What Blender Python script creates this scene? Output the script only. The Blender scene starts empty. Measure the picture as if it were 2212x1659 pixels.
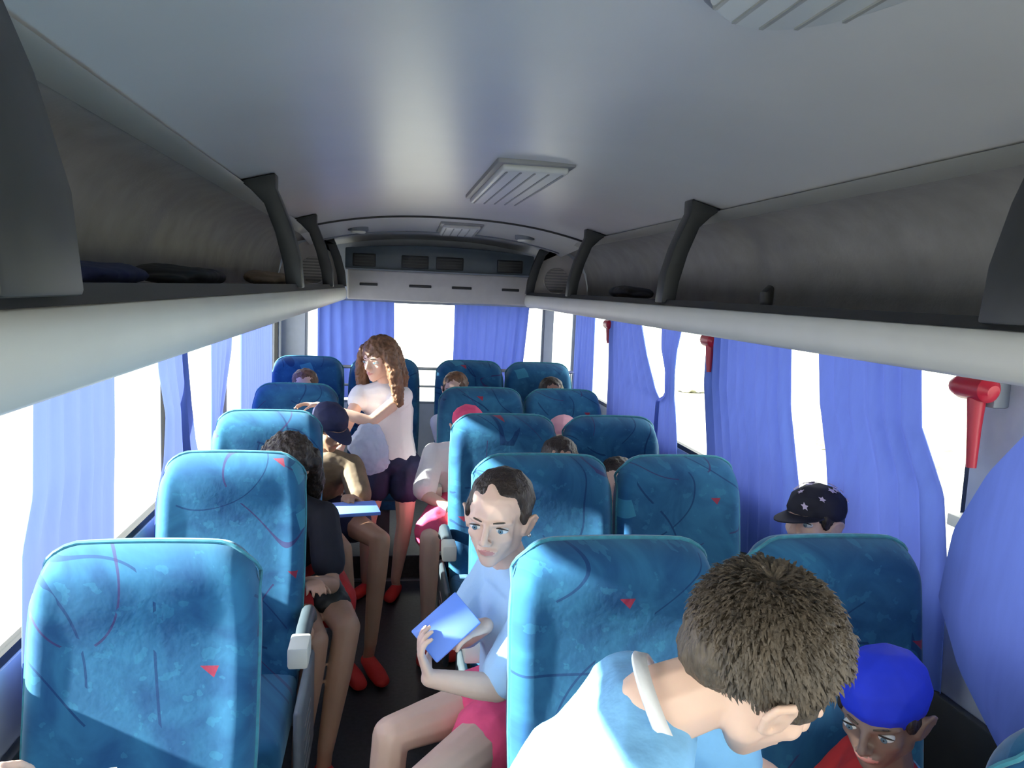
import bpy, bmesh, math, random
from math import radians, sin, cos, pi
from mathutils import Vector, Matrix
random.seed(7)
S = bpy.context.scene
COL = S.collection
# ------------------------------------------------------------------ camera
F_PX, PITCH, YAW, ROLL = 1715.0, radians(6.74), radians(9.11), radians(2.42)
CAM = Vector((-.332, 0, 1.65))
_f = Vector((sin(YAW)*cos(PITCH), cos(YAW)*cos(PITCH), -sin(PITCH)))
_r = Vector((cos(YAW), -sin(YAW), 0)); _u = _r.cross(_f)
RR = _r*cos(ROLL) + _u*sin(ROLL); UU = _u*cos(ROLL) - _r*sin(ROLL)
cam = bpy.data.objects.new('camera', bpy.data.cameras.new('camera')); COL.objects.link(cam)
cam.matrix_world = Matrix(((RR.x, UU.x, -_f.x, CAM.x), (RR.y, UU.y, -_f.y, CAM.y), (RR.z, UU.z, -_f.z, CAM.z), (0, 0, 0, 1)))
cam.data.sensor_width = 36; cam.data.lens = F_PX/2212*36; cam.data.clip_start = .02
S.camera = cam
# ------------------------------------------------------------------ world, sun, exposure
S.view_settings.view_transform = 'Standard'; S.view_settings.look = 'None'
S.view_settings.gamma = 1; S.view_settings.use_curve_mapping = False
S.view_settings.exposure = 0.6
W = bpy.data.worlds.new('world'); S.world = W; W.use_nodes = True
bg = W.node_tree.nodes['Background']; bg.inputs[0].default_value = (1, .985, .95, 1); bg.inputs[1].default_value = 4.2
sun = bpy.data.objects.new('sun', bpy.data.lights.new('sun', 'SUN')); COL.objects.link(sun)
sun.data.energy = 26; sun.data.angle = radians(1.2); sun.data.color = (1, .96, .88)
SUND = Vector((1, .03, -.47)).normalized()
sun.rotation_euler = SUND.to_track_quat('-Z', 'Y').to_euler(); sun.location = (-6, 1, 6)
S.cycles.max_bounces = 10; S.cycles.diffuse_bounces = 6; S.cycles.transparent_max_bounces = 24
S.cycles.sample_clamp_indirect = 8

def at(px, py, Y):
    """measure: the point at depth Y seen at a place of the photograph"""
    d = _f + RR*(px-1106)/F_PX + UU*(829.5-py)/F_PX
    return CAM + d*(Y/d.y)

# ------------------------------------------------------------------ materials
def mat(name, col, rough=.6, metal=0, noise=0, nscale=20, spec=.5, bump=0, bscale=80, stretch=None, sheen=0, coat=0, trans=0, sss=0, tcol=None):
    m = bpy.data.materials.new(name); m.use_nodes = True; n = m.node_tree.nodes; l = m.node_tree.links
    b = n['Principled BSDF']; b.inputs['Base Color'].default_value = (*col, 1); b.inputs['Roughness'].default_value = rough
    b.inputs['Metallic'].default_value = metal; b.inputs['Specular IOR Level'].default_value = spec
    b.inputs['Sheen Weight'].default_value = sheen; b.inputs['Coat Weight'].default_value = coat
    b.inputs['Subsurface Weight'].default_value = sss; b.inputs['Subsurface Radius'].default_value = (.02, .008, .004)
    tc = n.new('ShaderNodeTexCoord'); mp = n.new('ShaderNodeMapping'); l.new(tc.outputs['Object'], mp.inputs[0])
    if stretch: mp.inputs['Scale'].default_value = stretch
    if noise:
        t = n.new('ShaderNodeTexNoise'); t.inputs['Scale'].default_value = nscale; t.inputs['Detail'].default_value = 5
        l.new(mp.outputs[0], t.inputs['Vector'])
        r = n.new('ShaderNodeValToRGB'); l.new(t.outputs[0], r.inputs[0])
        r.color_ramp.elements[0].position = .3; r.color_ramp.elements[1].position = .7
        r.color_ramp.elements[0].color = (*[c*(1-noise) for c in col], 1); r.color_ramp.elements[1].color = (*[min(1, c*(1+noise)) for c in col], 1)
        l.new(r.outputs[0], b.inputs['Base Color'])
    if bump:
        t2 = n.new('ShaderNodeTexNoise'); t2.inputs['Scale'].default_value = bscale; l.new(mp.outputs[0], t2.inputs['Vector'])
        bp = n.new('ShaderNodeBump'); bp.inputs['Strength'].default_value = bump; bp.inputs['Distance'].default_value = .005
        l.new(t2.outputs[0], bp.inputs['Height']); l.new(bp.outputs[0], b.inputs['Normal'])
    if trans:
        tr = n.new('ShaderNodeBsdfTranslucent'); tr.inputs[0].default_value = (*(tcol or col), 1)
        mx = n.new('ShaderNodeMixShader'); mx.inputs[0].default_value = trans
        l.new(b.outputs[0], mx.inputs[1]); l.new(tr.outputs[0], mx.inputs[2]); l.new(mx.outputs[0], n['Material Output'].inputs[0])
    return m

def fabric_mat():
    """blue moquette: mottled blue, thin dark arcs, red triangles, pale turquoise squares"""
    m = bpy.data.materials.new('seat fabric'); m.use_nodes = True; n = m.node_tree.nodes; l = m.node_tree.links
    b = n['Principled BSDF']; b.inputs['Roughness'].default_value = .85; b.inputs['Sheen Weight'].default_value = .35
    b.inputs['Sheen Tint'].default_value = (.5, .8, 1, 1); b.inputs['Specular IOR Level'].default_value = .2
    tc = n.new('ShaderNodeTexCoord'); oi = n.new('ShaderNodeObjectInfo')
    def mth(op, a, b_=None, c=None):
        x = n.new('ShaderNodeMath'); x.operation = op
        for i, v in enumerate((a, b_, c)):
            if v is None: continue
            if isinstance(v, (int, float)): x.inputs[i].default_value = v
            else: l.new(v, x.inputs[i])
        return x.outputs[0]
    sep = n.new('ShaderNodeSeparateXYZ'); l.new(tc.outputs['Object'], sep.inputs[0])
    off = mth('MULTIPLY', oi.outputs['Random'], 37.0)
    cx = mth('ADD', mth('ADD', sep.outputs[0], mth('MULTIPLY', sep.outputs[1], .6)), off)
    cz = mth('ADD', sep.outputs[2], off)
    cmb = n.new('ShaderNodeCombineXYZ'); l.new(cx, cmb.inputs[0]); l.new(cz, cmb.inputs[1])
    P = cmb.outputs[0]
    def noise(s, d=4, dist=0):
        t = n.new('ShaderNodeTexNoise'); t.inputs['Scale'].default_value = s; t.inputs['Detail'].default_value = d
        t.inputs['Distortion'].default_value = dist; l.new(P, t.inputs['Vector']); return t.outputs[0]
    def mix(f, a, c):
        x = n.new('ShaderNodeMix'); x.data_type = 'RGBA'
        if isinstance(f, (int, float)): x.inputs[0].default_value = f
        else: l.new(f, x.inputs[0])
        for i, v in ((6, a), (7, c)):
            if isinstance(v, tuple): x.inputs[i].default_value = (*v, 1)
            else: l.new(v, x.inputs[i])
        return x.outputs[2]
    r = n.new('ShaderNodeValToRGB'); l.new(noise(7, 6, 1.2), r.inputs[0])
    e = r.color_ramp.elements; e[0].position = .33; e[0].color = (.009, .062, .165, 1); e[1].position = .72; e[1].color = (.026, .145, .275, 1)
    c = r.outputs[0]
    fine = mth('MULTIPLY', mth('SUBTRACT', noise(60, 2), .5), .9)
    c = mix(mth('MULTIPLY', mth('GREATER_THAN', noise(24, 3), .62), .18), c, (.05, .27, .40))
    # arcs : thin contour lines of two smooth noises
    for s, lev, w, colr in ((3.1, .5, .0042, (.003, .02, .10)), (2.3, .43, .004, (.003, .02, .10)), (2.7, .58, .003, (.04, .012, .09))):
        v = mth('ABSOLUTE', mth('SUBTRACT', noise(s, 0), lev))
        c = mix(mth('MULTIPLY', mth('MULTIPLY', mth('LESS_THAN', v, w), mth('GREATER_THAN', noise(3.7+s, 1), .47)), .7), c, colr)
    def cells(scale, thr, size, colr, tri):
        nonlocal c
        vo = n.new('ShaderNodeTexVoronoi'); vo.voronoi_dimensions = '2D'; vo.inputs['Scale'].default_value = scale; vo.inputs['Randomness'].default_value = .75
        l.new(P, vo.inputs['Vector'])
        vm = n.new('ShaderNodeVectorMath'); vm.operation = 'SUBTRACT'; l.new(P, vm.inputs[0]); l.new(vo.outputs['Position'], vm.inputs[1])
        s2 = n.new('ShaderNodeSeparateXYZ'); l.new(vm.outputs[0], s2.inputs[0]); sc = n.new('ShaderNodeSeparateColor'); l.new(vo.outputs['Color'], sc.inputs[0])
        pick = mth('GREATER_THAN', sc.outputs[0], thr)
        ax = mth('ABSOLUTE', mth('ADD', s2.outputs[0], mth('MULTIPLY', s2.outputs[1], .3)))
        if tri:
            ins = mth('MULTIPLY', mth('LESS_THAN', s2.outputs[1], size*.55), mth('LESS_THAN', mth('SUBTRACT', mth('MULTIPLY', ax, 1.3), s2.outputs[1]), size*.6))
        else:
            ins = mth('MULTIPLY', mth('LESS_THAN', ax, size), mth('LESS_THAN', mth('ABSOLUTE', mth('SUBTRACT', s2.outputs[1], mth('MULTIPLY', s2.outputs[0], .25))), size*.8))
        c = mix(mth('MULTIPLY', mth('MULTIPLY', pick, ins), .85 if tri else .45), c, colr)
    cells(5.2, .74, .020, (.30, .012, .03), True)
    cells(4.2, .80, .036, (.07, .36, .48), False)
    l.new(c, b.inputs['Base Color'])
    bp = n.new('ShaderNodeBump'); bp.inputs['Strength'].default_value = .25; bp.inputs['Distance'].default_value = .002
    l.new(fine, bp.inputs['Height']); l.new(bp.outputs[0], b.inputs['Normal'])
    return m
def glass_mat():
    m = bpy.data.materials.new('window glass'); m.use_nodes = True; n = m.node_tree.nodes; l = m.node_tree.links
    t = n.new('ShaderNodeBsdfTransparent'); t.inputs[0].default_value = (.93, .96, .95, 1)
    g = n.new('ShaderNodeBsdfGlossy'); g.inputs['Roughness'].default_value = .02
    x = n.new('ShaderNodeMixShader'); x.inputs[0].default_value = .04
    l.new(t.outputs[0], x.inputs[1]); l.new(g.outputs[0], x.inputs[2]); l.new(x.outputs[0], n['Material Output'].inputs[0])
    return m
M = dict(
 fabric=fabric_mat(), glass=glass_mat(),
 plain=mat('seat side cloth', (.014, .11, .25), .85, noise=.25, nscale=40, sheen=.3),
 pipe=mat('teal seat piping', (.03, .21, .28), .7, noise=.2, nscale=60, sheen=.3),
 ceil=mat('ceiling laminate', (.66, .65, .63), .33, noise=.03, nscale=3, spec=.45),
 wall=mat('grey blue wall panel', (.36, .39, .45), .6, noise=.05),
 fascia=mat('cream rack fascia', (.52, .52, .48), .5, noise=.03, nscale=8),
 rackin=mat('grey carpeted rack lining', (.26, .25, .235), .8, noise=.12, nscale=9, bump=.2),
 bracket=mat('dark grey moulded plastic', (.028, .03, .03), .5, noise=.1, spec=.4),
 rubber=mat('black rubber edge', (.008, .008, .008), .6),
 trim=mat('pale grey metal trim', (.42, .42, .38), .35, metal=.3),
 metal=mat('brushed metal', (.6, .6, .6), .3, metal=.9),
 greyp=mat('grey plastic', (.17, .19, .22), .5, noise=.08),
 cream=mat('cream plastic', (.75, .75, .66), .45),
 floor=mat('dark grey vinyl floor', (.035, .036, .038), .55, noise=.25, nscale=60),
 acm=mat('charcoal plastic housing', (.05, .07, .085), .45, noise=.1),
 black=mat('black plastic', (.006, .006, .007), .5),
 panel=mat('beige moulded panel', (.50, .47, .44), .55, noise=.04),
 lens=mat('frosted lamp cover', (.62, .63, .60), .4),
 lensframe=mat('grey lamp frame', (.28, .28, .28), .5),
 curtain=mat('blue curtain cloth', (.095, .175, .50), .85, trans=.28, tcol=(.105, .14, .50), noise=.10, nscale=25, stretch=(1, 1, .2), spec=.2),
 red=mat('red plastic', (.36, .01, .03), .4, spec=.5),
 skin=mat('fair skin', (.74, .50, .39), .5, noise=.05, nscale=14, sss=.12),
 skin2=mat('tanned skin', (.42, .24, .16), .5, noise=.06, nscale=14, sss=.1),
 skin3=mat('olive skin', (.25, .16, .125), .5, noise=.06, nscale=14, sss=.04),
 lip=mat('lips', (.58, .25, .22), .4), eyew=mat('eye white', (.75, .75, .74), .25), iris=mat('grey blue iris', (.12, .2, .26), .2), pupil=mat('pupil', (.004, .004, .005), .1),
 hair_b=mat('brown hair', (.085, .064, .045), .55, noise=.45, nscale=60, bump=.8, bscale=160, stretch=(1, 1, .35)),
 hair_d=mat('dark brown hair', (.028, .018, .014), .5, noise=.4, nscale=60, bump=.8, bscale=160, stretch=(1, 1, .35)),
 hair_l=mat('wavy chestnut hair', (.17, .085, .045), .5, noise=.5, nscale=40, bump=.9, bscale=90, stretch=(1, 1, .3)),
 white=mat('white cotton', (.80, .80, .82), .8, bump=.2), shirtp=mat('very light blue polo cotton', (.42, .64, .90), .8, bump=.2), lblue=mat('light blue polo cotton', (.22, .52, .86), .8, noise=.05, bump=.2),
 navy=mat('navy cotton', (.012, .016, .06), .8, noise=.2), pink=mat('pink cotton', (.85, .09, .22), .8, noise=.1, bump=.2),
 redc=mat('red cotton', (.50, .02, .02), .8, noise=.1), royal=mat('royal blue cap cloth', (.012, .04, .72), .7, noise=.08),
 blackc=mat('black cap cloth', (.012, .012, .022), .8), yellow=mat('yellow plastic', (.6, .5, .02), .5), grey=mat('grey cloth', (.12, .13, .14), .8, noise=.2),
 tan=mat('tan cloth', (.20, .15, .10), .8, noise=.2), bag=mat('clear plastic bag', (.70, .78, .95), .25, trans=.4, bump=.6, bscale=25),
 paper=mat('white paper', (.8, .82, .86), .6), booklet=mat('blue booklet cover', (.16, .30, .85), .5), palepink=mat('pale pink cloth', (.8, .42, .5), .8),
 asphalt=mat('sunlit asphalt', (.4, .39, .36), .9, noise=.2), leaf=mat('dry green foliage', (.62, .62, .45), .8, noise=.3, nscale=4), shoe=mat('red canvas shoes', (.6, .025, .02), .7), lilac=mat('lilac print', (.6, .5, .66), .8),
)

# ------------------------------------------------------------------ mesh helpers
def link(o, parent=None):
    COL.objects.link(o)
    if parent: o.parent = parent
    return o
def obj(name, bm, m, parent=None, smooth=True, bevel=0, seg=3, solid=0, angle=40):
    bmesh.ops.recalc_face_normals(bm, faces=bm.faces[:])
    if bevel:
        es = [e for e in bm.edges if e.is_manifold and e.calc_face_angle(0) > .6]
        bmesh.ops.bevel(bm, geom=es, offset=bevel, segments=seg, profile=.5, affect='EDGES', clamp_overlap=True)
    me = bpy.data.meshes.new(name); bm.to_mesh(me); bm.free()
    for mm in (m if isinstance(m, list) else [m]): me.materials.append(mm)
    if smooth:
        me.shade_smooth(); me.set_sharp_from_angle(angle=radians(angle))
    o = bpy.data.objects.new(name, me); link(o)
    if parent:
        o.parent = parent; o.matrix_parent_inverse = parent.matrix_world.inverted() if False else Matrix.Translation(-Vector(parent.location)) if parent.type == 'EMPTY' else Matrix()
    if solid:
        md = o.modifiers.new('s', 'SOLIDIFY'); md.thickness = solid; md.offset = 0
    return o
def tag(o, label, cat, group=None):
    o['label'] = label; o['category'] = cat
    if group: o['group'] = group
    return o
def thing(name, label, cat, loc=(0, 0, 0), group=None):
    o = bpy.data.objects.new(name, None); link(o); o.location = loc; o.empty_display_size = .1
    return tag(o, label, cat, group)
def struct(o): o['kind'] = 'structure'; return o
def copy_tree(o, parent=None):
    c = o.copy(); COL.objects.link(c)
    if parent: c.parent = parent
    for ch in list(o.children): copy_tree(ch, c)
    return c
def box(bm, x0, x1, y0, y1, z0, z1):
    r = bmesh.ops.create_cube(bm, size=1)
    for v in r['verts']: v.co = Vector(((x0+x1)/2+v.co.x*(x1-x0), (y0+y1)/2+v.co.y*(y1-y0), (z0+z1)/2+v.co.z*(z1-z0)))
    return bm
def BX(*a): return box(bmesh.new(), *a)
def prism_y(bm, prof, y0, y1):
    """closed XZ outline extruded along the bus"""
    a = [bm.verts.new((x, y0, z)) for x, z in prof]; b = [bm.verts.new((x, y1, z)) for x, z in prof]
    n = len(prof); bm.faces.new(a); bm.faces.new(b[::-1])
    for i in range(n): bm.faces.new((a[i], b[i], b[(i+1) % n], a[(i+1) % n]))
    return bm
def tube(bm, pts, r, n=10, closed=False):
    pts = [Vector(p) for p in pts]; rings = []; N = len(pts)
    rs = r if isinstance(r, (list, tuple)) else [r]*N
    prev = None
    for i, p in enumerate(pts):
        t = (pts[(i+1) % N] if (closed or i < N-1) else p) - (pts[i-1] if (closed or i > 0) else p)
        t.normalize()
        if prev is None: a = t.orthogonal().normalized()
        else: a = (prev - t*prev.dot(t)).normalized()
        prev = a; b = t.cross(a)
        rings.append([bm.verts.new(p + (a*cos(2*pi*k/n)+b*sin(2*pi*k/n))*rs[i]) for k in range(n)])
    for i in range(N if closed else N-1):
        A, B = rings[i], rings[(i+1) % N]
        for k in range(n): bm.faces.new((A[k], A[(k+1) % n], B[(k+1) % n], B[k]))
    if not closed: bm.faces.new(rings[0][::-1]); bm.faces.new(rings[-1])
    return bm
def disc(bm, c, rx, ry, z0, z1, n=40):
    a = [bm.verts.new((c[0]+rx*cos(2*pi*k/n), c[1]+ry*sin(2*pi*k/n), z0)) for k in range(n)]
    b = [bm.verts.new((c[0]+rx*cos(2*pi*k/n), c[1]+ry*sin(2*pi*k/n), z1)) for k in range(n)]
    bm.faces.new(a); bm.faces.new(b)
    for k in range(n): bm.faces.new((a[k], a[(k+1) % n], b[(k+1) % n], b[k]))
    return bm
_b = bmesh.new(); bmesh.ops.create_icosphere(_b, subdivisions=2, radius=1); ICO = [v.co.copy() for v in _b.verts]; _b.free()
I3 = Matrix.Identity(3)
def nd(p, r, R=None):
    return (Vector(p), Vector((r, r, r)) if isinstance(r, (int, float)) else Vector(r), R or I3)
def hulls(segs, grow=0):
    """convex hulls of consecutive ellipsoids of every chain"""
    out = bmesh.new()
    for ch in segs:
        prs = [(ch[0],)] if len(ch) == 1 else [ch[i:i+2] for i in range(len(ch)-1)]
        for pr in prs:
            b = bmesh.new()
            for p, r, R in pr:
                for v in ICO: b.verts.new(p + R @ Vector((v.x*(r.x+grow), v.y*(r.y+grow), v.z*(r.z+grow))))
            h = bmesh.ops.convex_hull(b, input=b.verts[:])
            bmesh.ops.delete(b, geom=list({v for v in h['geom_interior'] + h['geom_unused'] if isinstance(v, bmesh.types.BMVert)}), context='VERTS')
            me = bpy.data.meshes.new('t'); b.to_mesh(me); b.free(); out.from_mesh(me); bpy.data.meshes.remove(me)
    return out
def organic(name, segs, voxel, m, parent, grow=0, smooth=5, paint=None, disp=0, dsize=.03, cut=None):
    bm = hulls(segs, grow)
    me = bpy.data.meshes.new(name); bm.to_mesh(me); bm.free()
    o = bpy.data.objects.new(name, me); COL.objects.link(o)
    md = o.modifiers.new('r', 'REMESH'); md.mode = 'VOXEL'; md.voxel_size = voxel
    if smooth: md = o.modifiers.new('s', 'SMOOTH'); md.iterations = smooth; md.factor = .5
    if disp:
        tx = bpy.data.textures.new(name, 'CLOUDS'); tx.noise_scale = dsize; tx.noise_depth = 3
        md = o.modifiers.new('d', 'DISPLACE'); md.texture = tx; md.strength = disp; md.mid_level = .5; md.texture_coords = 'LOCAL'
    dg = bpy.context.evaluated_depsgraph_get(); new = bpy.data.meshes.new_from_object(o.evaluated_get(dg))
    bpy.data.objects.remove(o); bpy.data.meshes.remove(me)
    if cut:
        b = bmesh.new(); b.from_mesh(new)
        for co, no in cut:
            g = bmesh.ops.bisect_plane(b, geom=b.verts[:]+b.edges[:]+b.faces[:], plane_co=co, plane_no=no, clear_outer=True)
            es = [e for e in g['geom_cut'] if isinstance(e, bmesh.types.BMEdge)]
            bmesh.ops.holes_fill(b, edges=es)
        b.to_mesh(new); b.free()
    new.name = name; new.shade_smooth(); new.materials.clear()
    for mm in (m if isinstance(m, list) else [m]): new.materials.append(mm)
    if paint:
        for p in new.polygons: p.material_index = paint(p.center)
    o = bpy.data.objects.new(name, new); link(o)
    if parent: o.parent = parent; o.matrix_parent_inverse = Matrix.Translation(-Vector(parent.location))
    return o

# ------------------------------------------------------------------ the bus shell
XW, YF, YR = 1.06, -1.6, 5.75
CZ = 2.055
def ceil_z(x, y): return CZ - .095*(abs(x)/.8)**2.4 - max(0, y-4.5)*.06
# floor and rear step
struct(obj('floor', BX(-1.1, 1.1, YF, YR+.05, -.08, 0), M['floor'], smooth=False))
struct(obj('floor', BX(-1.04, 1.04, 4.36, YR, 0.0, .14), M['floor'], smooth=False, bevel=.004, seg=1)).name = 'floor_rear'
struct(obj('trim_1', BX(-.62, .30, 4.335, 4.36, .001, .012), M['metal'], smooth=False))
# ceiling: arched sheet with thickness
def ceiling_sheet(y0, y1, t0=0, t1=.02, xm=.845, nx=36, ny=18):
    bm = bmesh.new(); g = []
    for s in (t0, t1):
        for j in range(ny+1):
            y = y0+(y1-y0)*j/ny
            g.append([bm.verts.new((x, y, ceil_z(min(abs(x), xm), y)+s)) for x in [(-xm+2*xm*i/nx) for i in range(nx+1)]])
    n = ny+1
    for L in (0, n):
        for j in range(ny):
            for i in range(nx): bm.faces.new((g[L+j][i], g[L+j][i+1], g[L+j+1][i+1], g[L+j+1][i]))
    for j in range(ny):
        for i in (0, nx): bm.faces.new((g[j][i], g[j+1][i], g[n+j+1][i], g[n+j][i]))
    for i in range(nx):
        for j in (0, ny): bm.faces.new((g[j][i], g[j][i+1], g[n+j][i+1], g[n+j][i]))
    return bm
struct(obj('ceiling', ceiling_sheet(YF, YR), M['ceil']))
struct(obj('ceiling', BX(-XW-.045, XW+.045, YF-.045, YR+.045, 2.1, 2.14), M['ceil'], smooth=False)).name = 'ceiling_roof'
def arch_bar(y, w, d, x0=-.80, x1=.80):
    bm = bmesh.new(); rings = []
    for i in range(31):
        x = x0+(x1-x0)*i/30
        rings.append([bm.verts.new((x, y+a, ceil_z(x, y)+b)) for a, b in ((-w, .01), (-w, -d), (w, -d), (w, .01))])
    for i in range(30):
        for k in range(4): bm.faces.new((rings[i][k], rings[i][(k+1) % 4], rings[i+1][(k+1) % 4], rings[i+1][k]))
    bm.faces.new(rings[0]); bm.faces.new(rings[-1][::-1])
    return bm
struct(obj('trim_2', arch_bar(4.62, .010, .009), M['bracket']))
struct(obj('trim_3', arch_bar(5.30, .008, .007), M['greyp']))
# side walls: sill panel, header, pillars; windows between
WT = .045
Z0, Z1 = .93, 1.66
WIN = {-1: [(-1.5, .28), (.36, 1.40), (1.46, 2.86), (2.94, 3.74), (3.82, 5.28), (5.36, 5.62)], 1: [(-1.5, .05), (.13, 1.53), (1.68, 3.08), (3.19, 4.62), (4.70, 5.60)]}
wn = 0
for sd, nm in ((-1, 'wall_left'), (1, 'wall_right')):
    Z0 = .87 if sd < 0 else .93
    x0, x1 = sorted((sd*XW, sd*(XW+WT)))
    bm = BX(x0, x1, YF, YR+WT, -.08, Z0); box(bm, x0, x1, YF, YR+WT, Z1, 2.1)
    edges = [YF]+[v for w in WIN[sd] for v in w]+[YR+WT]
    for i in range(0, len(edges), 2): box(bm, x0, x1, edges[i], edges[i+1], Z0, Z1)
    struct(obj(nm, bm, M['wall'], smooth=False))
    for a, b in WIN[sd]:
        wn += 1
        bm = bmesh.new(); xi = sd*(XW+.018)
        for q in ((a, a+.022, Z0, Z1), (b-.022, b, Z0, Z1), (a+.022, b-.022, Z0, Z0+.022), (a+.022, b-.022, Z1-.022, Z1)):
            box(bm, min(xi-.012, xi+.012), max(xi-.012, xi+.012), *q)
        fr = struct(obj('window_%d' % wn, bm, M['black'], smooth=False))
        p = BX(xi-.002, xi+.002, a+.022, b-.022, Z0+.022, Z1-.022); o = obj('pane', p, M['glass'], fr, smooth=False)
# rear wall with one wide window and a small one at each side
bm = BX(-XW-WT, XW+WT, YR, YR+WT, -.08, .80); box(bm, -XW-WT, XW+WT, YR, YR+WT, 1.54, 2.1)
RW = [(-.90, .815), (.865, 1.045)]
for a, b in ((-XW-WT, -.90), (.815, .865), (1.045, XW+WT)): box(bm, a, b, YR, YR+WT, .80, 1.54)
struct(obj('wall_rear', bm, M['wall'], smooth=False))
for a, b in RW:
    wn += 1; bm = bmesh.new()
    for q in ((a, a+.018, .80, 1.54), (b-.018, b, .80, 1.54)): box(bm, q[0], q[1], YR+.005, YR+.03, q[2], q[3])
    for q in ((.80, .818), (1.522, 1.54)): box(bm, a+.018, b-.018, YR+.005, YR+.03, *q)
    fr = struct(obj('window_%d' % wn, bm, M['greyp'] if a < 0 else M['wall'], smooth=False))
    obj('pane', BX(a+.018, b-.018, YR+.015, YR+.019, .818, 1.522), M['glass'], fr, smooth=False)
# front wall with windscreen
bm = BX(-XW-WT, XW+WT, YF-WT, YF, -.08, .7); box(bm, -XW-WT, XW+WT, YF-WT, YF, 1.9, 2.1)
for a, b in ((-XW-WT, -XW+.05), (XW-.05, XW+WT)): box(bm, a, b, YF-WT, YF, .7, 1.9)
struct(obj('wall_front', bm, M['wall'], smooth=False))
wn += 1
bm = bmesh.new()
for a, b in ((-XW+.05, -XW+.09), (XW-.09, XW-.05)): box(bm, a, b, YF-.035, YF-.01, .7, 1.9)
for a, b in ((.7, .74), (1.86, 1.9)): box(bm, -XW+.09, XW-.09, YF-.035, YF-.01, a, b)
fr = struct(obj('window_%d' % wn, bm, M['black'], smooth=False))
obj('pane', BX(-XW+.09, XW-.09, YF-.025, YF-.021, .74, 1.86), M['glass'], fr, smooth=False)
# beige rear transom panel below the air conditioner with four slots
bm = BX(-.60, .66, 5.46, YR, 1.545, 1.745)
struct(obj('trim_4', bm, M['panel'], smooth=True, bevel=.012))
tr = bpy.data.objects['trim_4']
for a, b in ((-.52, -.40), (-.19, -.04), (.10, .235), (.445, .565)):
    obj('air_slot', BX(a, b, 5.452, 5.47, 1.640, 1.658), M['black'], tr, smooth=True, bevel=.004)
# cove strips between ceiling and rack
for i, sd in enumerate((-1, 1)):
    bm = bmesh.new(); prism_y(bm, [(sd*.785, 1.950), (sd*.800, 1.938), (sd*.845, 1.925), (sd*.84, 1.945)], YF, 5.44)
    struct(obj('trim_%d' % (5+i), bm, M['trim'], angle=60))
# ------------------------------------------------------------------ luggage racks
def rack(sd, ys, label):
    t = thing('luggage_rack', label, 'luggage rack', (sd*1.0, 2.2, 1.58), 'overhead luggage racks')
    q = lambda L: [(sd*x, z) for x, z in L]
    bm = bmesh.new(); prism_y(bm, q([(.64, 1.575), (.64, 1.60), (1.05, 1.63), (1.05, 1.600)]), YF, 5.44)
    obj('shelf', bm, M['rackin'], t, angle=60)
    bm = bmesh.new(); prism_y(bm, q([(.612, 1.618), (.604, 1.600), (.602, 1.565), (.610, 1.545), (.625, 1.537), (.66, 1.552), (.70, 1.572), (.70, 1.580), (.655, 1.580), (.640, 1.612), (.630, 1.622)]), YF, 5.44)
    obj('front_lip', bm, M['fascia'], t, angle=60)
    bm = bmesh.new(); prism_y(bm, q([(.612, 1.620), (.622, 1.640), (.640, 1.636), (.648, 1.610), (.63, 1.622)]), YF, 5.44)
    obj('rubber_edge', bm, M['rubber'], t, angle=60)
    bm = bmesh.new(); pr = [(1.045, 1.63), (1.045, 1.70), (1.03, 1.78), (.985, 1.86), (.92, 1.91), (.840, 1.930)]
    prism_y(bm, q(pr+[(x+.012, z+.012) for x, z in pr[::-1]]), YF, 5.44)
    obj('back_panel', bm, M['rackin'], t, angle=60)
    bm = bmesh.new(); pr = [(.60, 1.63), (1.045, 1.63), (1.04, 1.70), (1.015, 1.78), (.965, 1.85), (.90, 1.90), (.78, 1.945), (.70, 1.90), (.64, 1.76)]
    prism_y(bm, q(pr), 5.44, 5.46)
    obj('end_panel', bm, M['panel'], t, angle=60)
    for y, w in ys:
        bm = bmesh.new()
        inn = [(.603, 1.628), (.612, 1.72), (.640, 1.82), (.672, 1.90), (.690, 1.94), (.690, ceil_z(.69, y)-.002)]
        out = [(.655, 1.632), (.664, 1.70), (.690, 1.80), (.725, 1.89), (.765, 1.93), (.80, ceil_z(.80, y)-.004)]
        prism_y(bm, q(inn+out[::-1]), y-w/2, y+w/2)
        obj('bracket', bm, M['bracket'], t, bevel=.006, seg=2)
    return t
rack(-1, [(.70, .16), (2.686, .075), (4.15, .06), (5.40, .05)], 'open overhead luggage rack with dark brackets along the left side windows')
rack(1, [(1.10, .10), (2.686, .075), (4.15, .06), (5.40, .05)], 'open overhead luggage rack with dark brackets along the curtained right side')
# things in the racks
bm = bmesh.new(); tube(bm, [(.66, 1.99, 1.63), (.66, 1.99, 1.668), (.675, 2.0, 1.685)], [.016, .018, .010])
tag(obj('bag_strap_buckle', bm, M['rubber']), 'small black buckle standing on the edge of the right luggage rack', 'buckle')
def bag(p, s, m, label, nm='bag'):
    o = organic(nm, [[nd((p[0]-s[0]*.55, p[1], p[2]+s[2]), (s[0]*.5, s[1]*.75, s[2]*.9)), nd((p[0]+s[0]*.5, p[1]+.02, p[2]+s[2]*.9), (s[0]*.5, s[1]*.8, s[2]*.8))], [nd((p[0], p[1]-s[1]*.6, p[2]+s[2]*.6), (s[0]*.6, s[1]*.4, s[2]*.5))]], .008, m, None, disp=.012, dsize=.06)
    return tag(o, label, 'bag')
bag((-.82, 1.35, 1.628), (.10, .16, .022), M['navy'], 'flat navy bag lying low in the left luggage rack near the camera')
bag((-.84, 2.10, 1.628), (.10, .2, .026), M['rubber'], 'flat black bag lying in the left rack just before the tall bracket')
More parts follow.
